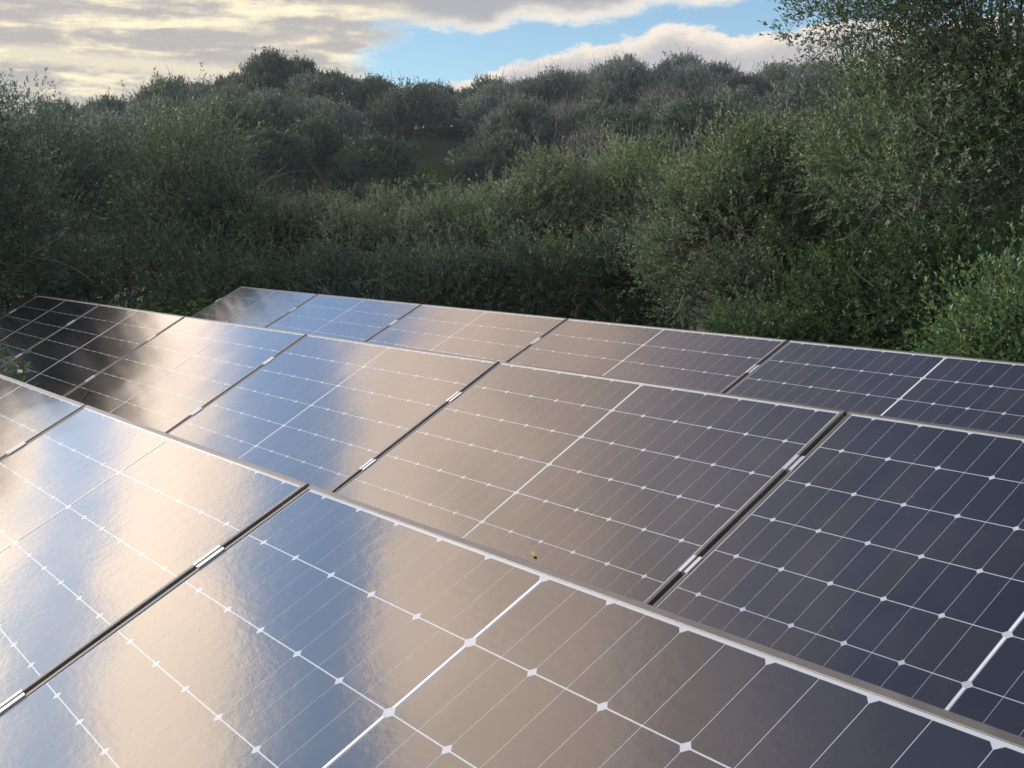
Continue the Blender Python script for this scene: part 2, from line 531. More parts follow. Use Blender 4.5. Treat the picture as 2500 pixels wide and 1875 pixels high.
ribbon_me = MB().box(-.0032, .0032, -CH / 2 + .0105, CH / 2 - .0105, .0001, .0011).build('busbar', M_ribbon)
jbox_me = MB().box(-.05, .05, -.03, .03, -.028, -.0045).build('junction_box', M_black)

def make_panel(r, i, label):
    rm = row_matrix(r)
    e = empty('solar_panel', rm @ Matrix.Translation((i * PITCH, YB, 0)))
    tag(e, label, 'solar panel', 'solar panels in the three rows')
    link('backsheet', back_me, e)
    for b in BARS: link('frame_bar', b, e)
    for j in range(6):
        yc = (0 - YB) - CH * (j + .5)
        for s in (-1, 1):
            for k in range(11):
                xc = s * (MID + CW * (k + .5))
                inner = (k % 2 == 0)
                cham = -s if inner else s
                link('cell', CELL_R if cham > 0 else CELL_L, e, (xc, yc, 0.0))
        link('busbar', ribbon_me, e, (0, yc, 0))
    for x in (-.45, 0, .45): link('junction_box', jbox_me, e, (x, H_ * .5, 0))
    return e

P1 = {0: 'solar panel standing directly in front of the panel with the fallen yellow leaf',
      -1: 'solar panel next along from the weed-side panel, in the row farthest from the trees',
      -2: 'solar panel of the row farthest from the trees, right beside the leafy weed clump'}
P2 = {1: 'solar panel of the middle row, sixth from that row\'s free end by the trees',
      0: 'solar panel of the middle row with a fallen yellow leaf lying on it',
      -1: 'solar panel of the middle row, fourth from that row\'s free end',
      -2: 'solar panel with a thin dark twig on it, third from the middle row\'s free end',
      -3: 'solar panel of the middle row, second from that row\'s free end',
      -4: 'last solar panel at the free end of the middle row, beside the twiggy trees'}
P3 = {0: 'solar panel of the row closest to the bushes, fifth from its free end',
      -1: 'solar panel of the row closest to the bushes, fourth from its free end',
      -2: 'solar panel of the row closest to the bushes, third from its free end',
      -3: 'solar panel of the row closest to the bushes, second from its free end',
      -4: 'last solar panel at the free end of the row closest to the bushes'}
for r, tab in ((1, P1), (2, P2), (3, P3)):
    for i, lab in tab.items(): make_panel(r, i, lab)

# clamps ------------------------------------------------------------
GAPW = PITCH - 2 * HALF
def clamp_parts():
    h = GAPW / 2
    t = .003
    z0 = .0026
    # channel (U) dropping into the gap
    ch = MB().prism([(-h + .0012, z0 + t), (-h + .0012, -.022), (h - .0012, -.022), (h - .0012, z0 + t), (h - .0042, z0 + t), (h - .0042, -.019), (-h + .0042, -.019), (-h + .0042, z0 + t)], 'y', -.035, .035)
    wl = MB().prism([(-h - .0075, z0), (-h + .0012, z0), (-h + .0012, z0 + t), (-h - .0068, z0 + t), (-h - .0075, z0 + t * .6)], 'y', -.035, .035)
    wr = MB().prism([(h + .0075, z0), (h + .0075, z0 + t * .6), (h + .0068, z0 + t), (h - .0012, z0 + t), (h - .0012, z0)], 'y', -.035, .035)
    pts = [(.005 * math.cos(a), .005 * math.sin(a)) for a in [k * math.pi / 3 for k in range(6)]]
    bo = MB().prism(pts, 'z', -.019, -.012)
    return ch.build('channel', M_clamp), wl.build('wing', M_clamp), wr.build('wing_r', M_clamp), bo.build('bolt', M_clamp)
CP = clamp_parts()
def end_clamp_parts():
    z0, t = .0026, .003
    w = MB().prism([(-.010, z0), (.012, z0), (.012, z0 + t), (-.010, z0 + t)], 'y', -.035, .035)
    c = MB().prism([(-.010, z0), (-.010, -.036), (-.0075, -.036), (-.0075, z0)], 'y', -.035, .035)
    return w.build('wing_end', M_clamp), c.build('web', M_clamp)
EP = end_clamp_parts()
ORD = ['first', 'second', 'third', 'fourth', 'fifth', 'sixth', 'seventh']
ROWNAME = {1: 'the row farthest from the trees', 2: 'the middle row', 3: 'the row closest to the bushes'}
def add_clamp(r, gap, idx_txt, w):
    e = empty('mid_clamp', row_matrix(r) @ Matrix.Translation((gap * PITCH + PITCH / 2, CLAMP_Y[w], 0)))
    tag(e, 'silver %s clamp in the %s panel gap of %s' % (('upper', 'lower')[w], idx_txt, ROWNAME[r]), 'clamp', 'mid clamps in the panel gaps')
    ch = link('channel', CP[0], e); link('wing', CP[1], e); link('wing', CP[2], e); link('bolt', CP[3], ch)
for r, gaps in ((1, (-2, -1)), (2, (-4, -3, -2, -1, 0)), (3, (-4, -3, -2, -1))):
    for n_, gp in enumerate(gaps):
        for w in (0, 1):
            t_ = ORD[n_] if r != 1 else ('weed-side', 'wide')[n_]
            add_clamp(r, gp, t_, w)
for r in (2, 3):
    for w in (0, 1):
        e = empty('end_clamp', row_matrix(r) @ Matrix.Translation((-4 * PITCH - HALF - .002, CLAMP_Y[w], 0)))
        tag(e, 'small silver %s clamp gripping the free end of %s' % (('upper', 'lower')[w], ROWNAME[r]), 'clamp', 'end clamps on the free panel ends')
        link('wing', EP[0], e); link('web', EP[1], e)

# racks -------------------------------------------------------------
FOOT = MB().box(-.07, .07, -.07, .07, -.02, .006).build('foot_plate', M_steel)
def make_rack(r, i0, i1):
    rm = row_matrix(r)
    x0, x1 = i0 * PITCH - HALF - .05, i1 * PITCH + HALF + .05
    c0 = rm @ Vector(((x0 + x1) / 2, CLAMP_Y[0], 0))
    e = empty('mounting_rack', Matrix.Translation((c0.x, c0.y, GROUND_Z)))
    inv = Matrix.Translation((-c0.x, -c0.y, -GROUND_Z))
    def part(name, mb):
        me = mb.build(name, M_steel)
        return me
    for y in CLAMP_Y:
        me = part('rail', MB().box(x0, x1, y - .02, y + .02, -.075, -.0345))
        me.transform(inv @ rm)
        link('rail', me, e)
    n = max(2, int(round((x1 - x0) / 1.9)) + 1)
    for k in range(n):
        x = x0 + .3 + (x1 - x0 - .6) * k / (n - 1)
        pts = []
        me = part('purlin', MB().box(x - .02, x + .02, -.95, -.06, -.118, -.0765)); me.transform(inv @ rm); link('purlin', me, e)
        for y in (-.12, -.88):
            p_ = rm @ Vector((x, y, -.10))
            gz = float(height(p_.x, p_.y))
            mb = MB().box(-.02, .02, -.02, .02, .0062, p_.z - gz)
            o = link('leg', part('leg', mb), e, (p_.x - c0.x, p_.y - c0.y, gz - GROUND_Z))
            link('foot_plate', FOOT, o)
    tag(e, 'galvanised mounting rack with legs carrying %s of panels' % ROWNAME[r], 'mounting rack')
make_rack(1, -2, 0); make_rack(2, -4, 1); make_rack(3, -4, 0)

# fallen leaf and twig on the glass ----------------------------------
def on_panel(r, x, y, z=0.0): return row_matrix(r) @ Vector((x, y, z))
mbv = [(-.012, 0, .001), (-.004, .0028, .003), (.006, .003, .0035), (.013, .0005, .002), (.005, -.003, .0032), (-.005, -.0026, .0026)]
mbf = [(0, 5, 1), (1, 5, 4, 2), (2, 4, 3)]
me = mesh('fallen_leaf', mbv, mbf, L_dead)
o = link('fallen_leaf', me); o.matrix_world = row_matrix(2) @ Matrix.Translation((.375, -.905, .0016)) @ Matrix.Rotation(R(-25), 4, 'Z') @ Matrix.Scale(1.7, 4)
tag(o, 'small dry yellow leaf lying on the glass of a solar panel', 'leaf')
tw = MB().tube([(-4.425, -.945, .004), (-4.49, -.885, .006), (-4.53, -.845, .005), (-4.575, -.80, .004)], [.0035, .003, .003, .002], 6)
me = tw.build('dark_twig', M_black); me.transform(row_matrix(2) @ Matrix.Translation((0, 0, 0)))
c_ = on_panel(2, -4.425, -.945)
me.transform(Matrix.Translation(-c_))
o = link('dark_twig', me, None, c_)
tag(o, 'thin dark twig lying on the glass of a middle row panel', 'twig')

# ------------------------------------------------------------------ vegetation
def norm(a): return a / (np.linalg.norm(a, axis=-1, keepdims=True) + 1e-9)

def leaves_mesh(name, mat, base, dirs, length, width, tint, rng, fold=0.25):
    """rhombus leaves: base points, unit directions, sizes, tints -> one mesh"""
    n = len(base)
    rnd = norm(rng.normal(size=(n, 3)))
    wv = norm(np.cross(dirs, rnd))
    nv_ = np.cross(dirs, wv)
    L = length[:, None]; W = width[:, None]
    p0 = base
    p2 = base + dirs * L + nv_ * (L * rng.uniform(-.15, .15, (n, 1)))
    mid = base + dirs * L * .48 + nv_ * W * fold
    p1 = mid + wv * W * .5
    p3 = mid - wv * W * .5
    v = np.stack([p0, p1, p2, p3], 1).reshape(-1, 3).astype(np.float32)
    me = bpy.data.meshes.new(name)
    me.vertices.add(4 * n); me.vertices.foreach_set('co', v.ravel())
    me.loops.add(4 * n); me.loops.foreach_set('vertex_index', np.arange(4 * n, dtype=np.int32))
    me.polygons.add(n); me.polygons.foreach_set('loop_start', np.arange(0, 4 * n, 4, dtype=np.int32))
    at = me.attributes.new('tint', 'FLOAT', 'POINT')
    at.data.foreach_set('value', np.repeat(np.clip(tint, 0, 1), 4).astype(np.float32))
    me.materials.append(mat)
    me.update(calc_edges=True)
    return me

def dome_lobes(rng, rx, ry, h, n=9, low=.15):
    """overlapping ellipsoids that make an uneven rounded crown from low*h up to h"""
    lobes = [(np.array([0, 0, h * .52]), np.array([rx * .72, ry * .72, h * .46]))]
    for k in range(n):
        a = 2 * math.pi * (k + rng.uniform(-.3, .3)) / n
        f = rng.uniform(.45, .7)
        z = h * rng.uniform(.32, .72)
        s = rng.uniform(.32, .5)
        c = np.array([rx * f * math.cos(a), ry * f * math.sin(a), z])
        lobes.append((c, np.array([rx * s, ry * s, min(h * rng.uniform(.22, .34), h * 1.02 - z)])))
    for k in range(4):
        a = rng.uniform(0, 2 * math.pi); f = rng.uniform(.05, .4)
        z = h * rng.uniform(.62, .78)
        lobes.append((np.array([rx * f * math.cos(a), ry * f * math.sin(a), z]), np.array([rx * .34, ry * .34, h - z])))
    return lobes

def make_crown(rng, lobes, n_clump, sprigs, leaves, sprig_len, leaf_len, leaf_w, clump_r, up=.5, depth=.28, droop=0.0, zmin=.1, tint_bias=0.0):
    """returns leaf arrays and clump centres.  lobes -> clumps -> sprigs -> leaves"""
    area = np.array([(r[0] * r[1] * r[2]) ** (2 / 3) for _, r in lobes]); area /= area.sum()
    cs, outs = [], []
    tries = 0
    while len(cs) < n_clump and tries < n_clump * 40:
        tries += 1
        k = rng.choice(len(lobes), p=area)
        c, r = lobes[k]
        d = norm(rng.normal(size=3))
        if d[2] < -.55: continue
        q = c + d * r * (1 - abs(rng.normal()) * depth)
        if q[2] < zmin: continue
        inside = 0
        for kk, (c2, r2) in enumerate(lobes):
            if kk != k and (((q - c2) / r2) ** 2).sum() < .55: inside = 1; break
        if inside and rng.random() < .8: continue
        cs.append(q); outs.append(norm(d / r))
    cs = np.array(cs); outs = np.array(outs)
    nc = len(cs)
    ctint = rng.normal(.5 + tint_bias, .19, nc)
    csz = rng.uniform(.7, 1.3, nc) * clump_r
    ns = nc * sprigs
    ci = np.repeat(np.arange(nc), sprigs)
    off = rng.normal(size=(ns, 3)) * .55
    sp = cs[ci] + off * csz[ci][:, None]
    sd_ = norm(outs[ci] * .75 + off * .45 + np.array([0, 0, up]) + rng.normal(size=(ns, 3)) * .28)
    stint = ctint[ci] + rng.normal(0, .13, ns)
    sl_ = sprig_len * rng.uniform(.6, 1.35, ns)
    nl = ns * leaves
    si = np.repeat(np.arange(ns), leaves)
    t = rng.uniform(0.05, 1.0, nl)
    base = sp[si] + sd_[si] * (t * sl_[si])[:, None]
    base[:, 2] -= droop * (t ** 2) * sl_[si]
    pr = norm(np.cross(sd_[si], rng.normal(size=(nl, 3))))
    ld = norm(sd_[si] * (.45 + .7 * t)[:, None] + pr * (1.05 - .55 * t)[:, None] + np.array([0, 0, -droop * .8]))
    tint = stint[si] + (t - .5) * .45 + rng.normal(0, .1, nl)  # paler toward sprig tips: young leaves, plus a lit look painted into the tint
    ll = leaf_len * rng.uniform(.65, 1.25, nl)
    lw = leaf_w * rng.uniform(.75, 1.25, nl)
    keep = base[:, 2] > .02
    return (base[keep], ld[keep], ll[keep], lw[keep], tint[keep]), cs, (sp, sd_, sl_)

def limbs(rng, cs, h, n_main=5, r0=.1, every=1, base_spread=.25, k=5, thick=.012):
    """trunks fanning from the base with limbs to the clump centres"""
    mb = MB()
    mains = []
    for i in range(n_main):
        a = 2 * math.pi * (i + rng.uniform(-.3, .3)) / n_main
        b = np.array([math.cos(a), math.sin(a), 0]) * base_spread * rng.uniform(.2, 1)
        reach = cs[:, :2].std() * rng.uniform(.5, 1.1)
        tip = np.array([math.cos(a) * reach, math.sin(a) * reach, h * rng.uniform(.5, .68)])
        pts = [b + np.array([0, 0, -.1])]
        for t in (.3, .6, 1.0):
            pts.append(b * (1 - t) + tip * t + rng.normal(size=3) * np.array([.07, .07, .04]) * h * .35 + np.array([0, 0, .05 * h * math.sin(t * 3.1)]))
        rr = r0 * rng.uniform(.6, 1.0)
        mb.tube(pts, [rr, rr * .75, rr * .5, rr * .28], k + 1)
        mains.append((pts, rr))
    for c in cs[::every]:
        best = None
        for pts, rr in mains:
            for j in (1, 2, 3):
                d = np.linalg.norm(pts[j] - c)
                if best is None or d < best[0]: best = (d, pts[j], rr * (.5, .38, .26)[j - 1])
        d, s0, r_ = best
        mid = (s0 + c) / 2 + rng.normal(size=3) * d * .1 + np.array([0, 0, -.06 * d])
        mb.tube([s0, mid, c], [max(thick, min(r_, .02 * d + thick)), thick * .9, thick * .45], k, cap=False)
    return mb

def twig_mesh(rng, n, cs, outs_len, mat, rad=.004, curl=.35, name='twigs', up=.3):
    mb = MB()
    idx = rng.integers(0, len(cs), n)
    ctr = cs.mean(0)
    for i in idx:
        p0 = cs[i] + rng.normal(size=3) * .12
        d = norm(norm(cs[i] - ctr) * .5 + rng.normal(size=3) * .7 + np.array([0, 0, up]))
        L = outs_len * rng.uniform(.5, 1.4)
        c = rng.normal(size=3) * curl
        p1 = p0 + d * L * .5
        d2 = norm(d + c * .7)
        p2 = p1 + d2 * L * .3
        p3 = p2 + norm(d2 + c) * L * .3
        mb.tube([p0, p1, p2, p3], [rad, rad * .85, rad * .65, rad * .35], 3, cap=False)
    return mb.build(name, mat)

def px_ground(px, r):
    """ground point at horizontal distance r along the direction of photo column px"""
    d = ray(px, 573); d2 = d[:2] / np.linalg.norm(d[:2])
    x, y = CAM[:2] + d2 * r
    return np.array([x, y, float(height(x, y))])

def px_height(py, r): return CAM[2] + (573 - py) / F_PX * r
def px_width(w, r): return w / F_PX * r

def bush(name, label, cat, px, r, top_py, half_px, leafmat, seed, n_clump=110, sprigs=16, leaves=11, sprig_len=.28, leaf=(.055, .015),
         clump_r=.30, up=.55, depth=.28, ry=None, twigs=0, twig_mat=None, twig_len=.5, bark=None, group=None, n_lobe=9, zmin=.12,
         lobes=None, trunk_r=.06, droop=0.0, tint_bias=0.0, n_main=5, h=None, twig_r=.004, base_spread=.25, twig_up=.3):
    rng = np.random.default_rng(seed)
    b = px_ground(px, r)
    hh = h or (px_height(top_py, r) - b[2])
    rx = px_width(half_px, r)
    rot = rng.uniform(0, 6.28)
    e = empty(name, Matrix.Translation(tuple(b)))
    tag(e, label, cat, group)
    lb = lobes or dome_lobes(rng, rx, ry or rx, hh - sprig_len * .6, n_lobe)
    arr, cs, _ = make_crown(rng, lb, n_clump, sprigs, leaves, sprig_len, leaf[0], leaf[1], clump_r, up, depth, droop, zmin, tint_bias)
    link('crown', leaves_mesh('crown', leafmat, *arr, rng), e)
    mb = limbs(rng, cs, hh, n_main, trunk_r, 1, base_spread)
    link('trunk', mb.build('trunk', bark or B_bark), e)
    if twigs:
        link('twigs', twig_mesh(rng, twigs, cs, twig_len, twig_mat or B_grey, twig_r, up=twig_up), e)
    return e

def lobes_px(base, r, items):
    """(px, py, half_w_px, half_h_px, depth shift) -> ellipsoids relative to base"""
    out = []
    for px, py, hw, hh, dr in items:
        rr = r + dr
        d = ray(px, 573); d2 = d[:2] / np.linalg.norm(d[:2])
        c = np.array([*(CAM[:2] + d2 * rr), px_height(py, rr)]) - base
        w = px_width(hw, rr)
        out.append((c, np.array([w, w, px_width(hh, rr)])))
    return out

# ---- the tall tree whose crown leaves the frame at the top
rng = np.random.default_rng(11)
TR = 10.5
tb = px_ground(2420, TR)
e = empty('olive_tree', Matrix.Translation(tuple(tb)))
tag(e, 'tall wild olive tree with a loose crown and sky showing through its upper branches', 'tree')
lo = lobes_px(tb, TR, [(2200, 330, 170, 110, 0), (2330, 360, 200, 130, .2), (2130, 430, 110, 100, -.1), (2440, 300, 200, 150, .3), (2250, 470, 190, 110, -.2), (2480, 480, 170, 150, .2), (2600, 380, 200, 220, 0)])
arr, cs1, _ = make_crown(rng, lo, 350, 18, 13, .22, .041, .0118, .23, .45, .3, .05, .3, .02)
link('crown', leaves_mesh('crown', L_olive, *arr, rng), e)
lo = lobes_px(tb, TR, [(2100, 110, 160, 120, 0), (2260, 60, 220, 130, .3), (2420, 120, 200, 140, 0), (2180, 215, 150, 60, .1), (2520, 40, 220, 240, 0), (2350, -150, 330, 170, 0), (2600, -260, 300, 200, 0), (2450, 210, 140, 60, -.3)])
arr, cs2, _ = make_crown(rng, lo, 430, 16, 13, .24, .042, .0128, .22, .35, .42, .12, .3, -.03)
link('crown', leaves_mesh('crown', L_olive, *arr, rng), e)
cs = np.concatenate([cs1, cs2])
link('trunk', limbs(rng, cs, 3.6, 4, .075, 4, .2, 5, .006).build('trunk', B_bark), e)
link('twigs', twig_mesh(rng, 260, cs1, .45, B_grey, .0035, .6, up=-.1), e)

# ---- bushes and trees, near to far (photo column, distance, top row, half width)
bush('rounded_bush', 'large rounded olive-green bush whose side bulges out beside the tall tree', 'bush', 1835, 11.3, 318, 240, L_olive, 21,
     n_clump=380, sprigs=17, leaves=12, sprig_len=.19, leaf=(.040, .0115), clump_r=.18, up=.45, depth=.12, tint_bias=.10, twigs=110, twig_len=.35, n_lobe=11, zmin=.3)
bush('upright_bush', 'upright olive-green bush joining the rounded bush to the tall tree', 'bush', 2040, 12.4, 435, 110, L_olive, 22,
     n_clump=130, sprigs=16, leaves=12, sprig_len=.22, leaf=(.044, .012), clump_r=.22, up=.6, twigs=60, twig_len=.35, tint_bias=.05)
bush('lentisk_bush', 'dark green leafy bush low in front of the tall tree', 'bush', 2110, 10.4, 600, 170, L_lent, 23,
     n_clump=150, sprigs=15, leaves=11, sprig_len=.18, leaf=(.042, .016), clump_r=.2, up=.45, twigs=90, twig_mat=B_bark, twig_len=.4, tint_bias=-.12)
bush('lentisk_bush', 'dark broad-leaved bush with glossy foliage directly under the tall tree crown', 'bush', 2320, 9.9, 545, 200, L_lent, 24,
     n_clump=200, sprigs=15, leaves=11, sprig_len=.18, leaf=(.042, .017), clump_r=.22, up=.45, twigs=60, twig_mat=B_bark, twig_len=.35, tint_bias=-.2)
bush('lentisk_bush', 'bright yellow-green leafy bush beside the end of the row closest to the bushes', 'bush', 2490, 8.6, 660, 170, L_lent, 25,
     n_clump=150, sprigs=15, leaves=11, sprig_len=.17, leaf=(.038, .016), clump_r=.2, up=.5, tint_bias=.0)
bush('lentisk_bush', 'low bright green bush between the rounded bush and the panels', 'bush', 1860, 9.9, 745, 120, L_lent, 26,
     n_clump=90, sprigs=14, leaves=11, sprig_len=.16, leaf=(.036, .014), clump_r=.16, up=.5, tint_bias=-.15)
bush('evergreen_tree', 'very dark evergreen tree standing behind the tall olive tree', 'tree', 2620, 12.5, 210, 210, L_dark, 27,
     n_clump=170, sprigs=15, leaves=10, sprig_len=.25, leaf=(.055, .018), clump_r=.3, up=.3)
bush('evergreen_tree', 'dark evergreen tree filling the gap below the olive tree crown', 'tree', 2430, 12.3, 420, 200, L_dark, 28,
     n_clump=170, sprigs=15, leaves=10, sprig_len=.25, leaf=(.055, .018), clump_r=.3, up=.3, twigs=80, tint_bias=.1)

MB_ = [  # px, r, top, half, mat, tint, twigs, label
    (770, 17.2, 488, 165, L_yellow, .05, 70, 'pale olive bush with upright sprigs next to the twiggy trees'),
    (940, 16.8, 482, 160, L_yellow, .08, 60, 'pale olive bush with the brightest sunlit sprigs along its top'),
    (1110, 16.4, 480, 150, L_olive, .12, 60, 'olive bush with yellowish sprigs below the grassy patch of the hill'),
    (1225, 16.9, 452, 120, L_yellow, -.02, 60, 'olive bush stepping up towards the taller brownish bushes'),
    (1340, 17.4, 398, 135, L_yellow, -.06, 150, 'tall brownish bush laced with grey twigs'),
    (1490, 17.9, 362, 140, L_yellow, -.12, 190, 'tallest of the grey-green brushy bushes behind the panels'),
    (1590, 16.9, 368, 62, L_lent, .22, 10, 'narrow bright green leafy shoot between the brushy bushes'),
    (1668, 18.0, 385, 70, L_hdry, -.1, 260, 'bare grey-twigged bush between the bright green shoot and the rounded bush'),
    (640, 16.9, 500, 110, L_olive, .0, 80, 'olive bush leaning out of the twiggy trees'),
]
for k, (px, r, top, half, mt, tb_, tw_, lab) in enumerate(MB_):
    bush('brushy_bush' if mt != L_lent else 'leafy_shoot', lab, 'bush', px, r, top, half, mt, 40 + k, n_clump=190 if half > 80 else 80, sprigs=15, leaves=11, depth=.16,
         sprig_len=.17, leaf=(.047, .0145), clump_r=.19, up=.5, twigs=tw_, twig_len=.5, tint_bias=tb_, ry=px_width(max(half, 110), r) * 1.15, twig_up=.8, group='bushes behind the panels')
LOW = [
    (660, 15.4, 640, 120, L_dark, .1, 'low dark evergreen bush at the foot of the twiggy trees'),
    (790, 15.0, 625, 130, L_hgreen, .05, 'low dark green bush under the first pale olive bush'),
    (960, 14.8, 615, 140, L_hgreen, -.05, 'low dark green bush under the sunlit olive sprigs'),
    (1130, 14.4, 600, 140, L_hgreen, .05, 'low green bush below the yellowish olive bush'),
    (1290, 14.2, 590, 140, L_hgreen, .12, 'low green bush in front of the brownish bush'),
    (1440, 14.0, 580, 150, L_olive, -.12, 'low olive bush in front of the tallest brushy bush'),
    (1560, 13.8, 560, 110, L_dark, .1, 'low dark bush tucked against the rounded bush'),
]
for k, (px, r, top, half, mt, tb_, lab) in enumerate(LOW):
    bush('low_bush', lab, 'bush', px, r, top, half, mt, 60 + k, n_clump=120, sprigs=14, leaves=10, sprig_len=.16, leaf=(.046, .015), depth=.16,
         clump_r=.2, up=.5, twigs=50, twig_len=.45, tint_bias=tb_, ry=px_width(half, r) * 1.1, group='low bushes behind the panels')

# twiggy trees beyond the free ends of the rows
LT = [
    (130, 18.2, 292, 230, L_hgreen, .0, 300, 110, 'tall dark green tree with twiggy base beyond the middle row\'s free end'),
    (440, 18.0, 290, 150, L_olive, -.12, 240, 150, 'brownish-topped twiggy tree between the dark green tree and the pale bushes'),
    (555, 17.4, 430, 115, L_hgreen, -.05, 150, 100, 'smaller dark twiggy tree leaning against the brownish-topped one'),
    (-70, 14.7, 262, 190, L_hgreen, -.05, 190, 60, 'dark tree standing closest to the middle row\'s free end'),
    (20, 17.0, 225, 80, L_grey, .05, 110, 30, 'slender tree with loose grey-green sprigs standing above the dark tree'),
    (-270, 15.0, 215, 250, L_hgreen, .0, 230, 80, 'dark green tree next to the slender grey-green one'),
    (-640, 14.8, 235, 270, L_dark, .0, 230, 40, 'dark evergreen tree in line with the panel rows'),
    (-1080, 17.5, 240, 240, L_hgreen, .0, 150, 40, 'dark green tree farthest along the row of twiggy trees'),
]
for k, (px, r, top, half, mt, tb_, nc, tw_, lab) in enumerate(LT):
    bush('twiggy_tree', lab, 'tree', px, r, top, half, mt, 80 + k, n_clump=nc, sprigs=15, leaves=11, sprig_len=.19, leaf=(.050, .0150), depth=.18,
         clump_r=.32 if half > 90 else .2, up=.6, twigs=tw_, twig_len=.6, tint_bias=tb_, ry=px_width(max(half, 120), r), twig_up=.4, trunk_r=.05, zmin=.12, group='trees beyond the row ends')
for k, (px, r, top, half, lab) in enumerate([
        (60, 15.8, 590, 130, 'bare grey shrub at the foot of the dark green tree'),
        (300, 15.6, 560, 150, 'bare tangled shrub below the brownish-topped tree'),
        (480, 15.2, 585, 130, 'bare tangled shrub beside the low dark evergreen')]):
    bush('bare_shrub', lab, 'shrub', px, r, top, half, L_dark, 100 + k, n_clump=110, sprigs=12, leaves=10, sprig_len=.26, leaf=(.05, .015),
         clump_r=.3, up=.3, twigs=140, twig_len=.6, tint_bias=.1, twig_mat=B_bark, group='bare shrubs beyond the row ends', twig_r=.005)

# ---- hillside: prototypes copied over the slope
def proto(seed, mat, rx, h, nc=190, sprigs=12, leaves=9, leaf=(.13, .05), up=.7, bark=B_hill, twigs=0):
    rng = np.random.default_rng(seed)
    lb = dome_lobes(rng, rx, rx, h, 6)
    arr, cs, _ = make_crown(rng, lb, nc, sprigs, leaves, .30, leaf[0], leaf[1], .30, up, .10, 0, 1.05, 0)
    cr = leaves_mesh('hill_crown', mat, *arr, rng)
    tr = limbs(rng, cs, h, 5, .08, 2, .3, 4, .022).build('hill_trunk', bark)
    tw = twig_mesh(rng, twigs, cs, .9, bark, .014, .3, up=.7) if twigs else None
    return cr, tr, tw, rx, h
PROT = {
    'grey': [proto(200 + i, L_grey, 2.1, 3.0, twigs=70) for i in range(3)],
    'green': [proto(210 + i, L_hgreen, 2.2, 2.8) for i in range(3)],
    'dark': [proto(220 + i, L_dark, 2.0, 2.6) for i in range(2)],
    'dry': [proto(230 + i, L_hdry, 1.9, 2.5, nc=90, sprigs=7, leaves=7, twigs=420) for i in range(2)],
}
KIND = {
    'grey': ('wild_olive', 'grey-green rounded wild olive bush %s', 'bush', 'grey-green bushes'),
    'green': ('hill_bush', 'mid-green dense bush growing %s', 'bush', 'mid-green bushes'),
    'dark': ('hill_evergreen', 'dark evergreen bush growing %s', 'bush', 'dark evergreens'),
    'dry': ('dry_shrub', 'leafless grey-brown shrub %s', 'shrub', 'dry shrubs'),
}
PICK = random.Random(5)
def hill_tree(kind, x, y, s=1.0, sz=1.0, label=None, name=None, zone=1):
    cr, tr, tw, rx, h = PICK.choice(PROT[kind])
    nm, lab, cat, grp = KIND[kind]
    zn = ('along the crest of the far hill', 'on the upper slope of the far hill', 'on the lower slope of the far hill')[zone]
    lab = lab % zn; grp = grp + ' ' + zn
    e = empty(name or nm, Matrix.Translation((x, y, float(height(x, y)) - .15)) @ Matrix.Rotation(PICK.uniform(0, 6.28), 4, 'Z') @ Matrix.Diagonal((s, s, s * sz, 1)))
    tag(e, label or lab, cat, grp if not label else None)
    link('crown', cr, e); link('trunk', tr, e)
    if tw: link('twigs', tw, e)
    return e
def ray_ground(px, py, r0=25.0, r1=130.0):
    d = ray(px, py); dh = np.linalg.norm(d[:2])
    for r in np.arange(r0, r1, .25):
        q = CAM + d * (r / dh)
        if q[2] <= float(height(q[0], q[1])): return q, r
    return q, r
taken = []
SPEC = [  # px, distance, kind, scale, stretch, label
    (745, 101, 'green', 1.35, .98, 'tallest bush on the hill crest, rising in a dark peak against the clouds'),
    (1240, 62, 'grey', .85, 1.0, 'pale grey-green rounded bush standing alone at the foot of the hill'),
    (1165, 61, 'grey', .62, .9, 'small pale bush leaning on the lone rounded bush'),
    (1000, 80, 'grey', 1.15, 1.25, 'largest pale grey-green bush in the middle of the hillside'),
    (1600, 74, 'grey', 1.15, 1.05, 'wide pale bush beside the largest prickly pear'),
    (1385, 106, 'dry', 1.25, 1.15, 'leafless greyish shrub standing on the hill crest'),
    (660, 72, 'green', 1.15, 1.2, 'upright yellowish-green bush at the lower end of the hillside'),
]
for px, r, kd, s, sz, lab in SPEC:
    b = px_ground(px, r)
    hill_tree(kd, b[0], b[1], s, sz, lab); taken.append((b[0], b[1], 2.2 * s))
CACTI = [(1462, 300, 1.3, 'largest prickly pear, its pale pads bright against the dark hillside'),
         (1262, 262, .8, 'small prickly pear high on the hillside above the lone rounded bush'),
         (1112, 400, 1.0, 'prickly pear with long bare stems on the lower hillside'),
         (1135, 425, .9, 'prickly pear beside the grassy patch at the hill foot'),
         (1040, 458, .8, 'prickly pear just above the sunlit olive sprigs'),
         (1280, 205, .7, 'prickly pear close under the hill crest')]
CPOS = []
for px, py, s, lab in CACTI:
    q, r = ray_ground(px, py + 16)
    CPOS.append((q, r, s, lab)); taken.append((q[0], q[1], 1.3))
    d2 = (CAM[:2] - q[:2]) / r
    for w_ in (2.0, 4.0, 6.0): taken.append((q[0] + d2[0] * w_, q[1] + d2[1] * w_, 1.7))
gq, gr = ray_ground(1000, 432)
rs = random.Random(77)
n_hill = 0
u = 60.0
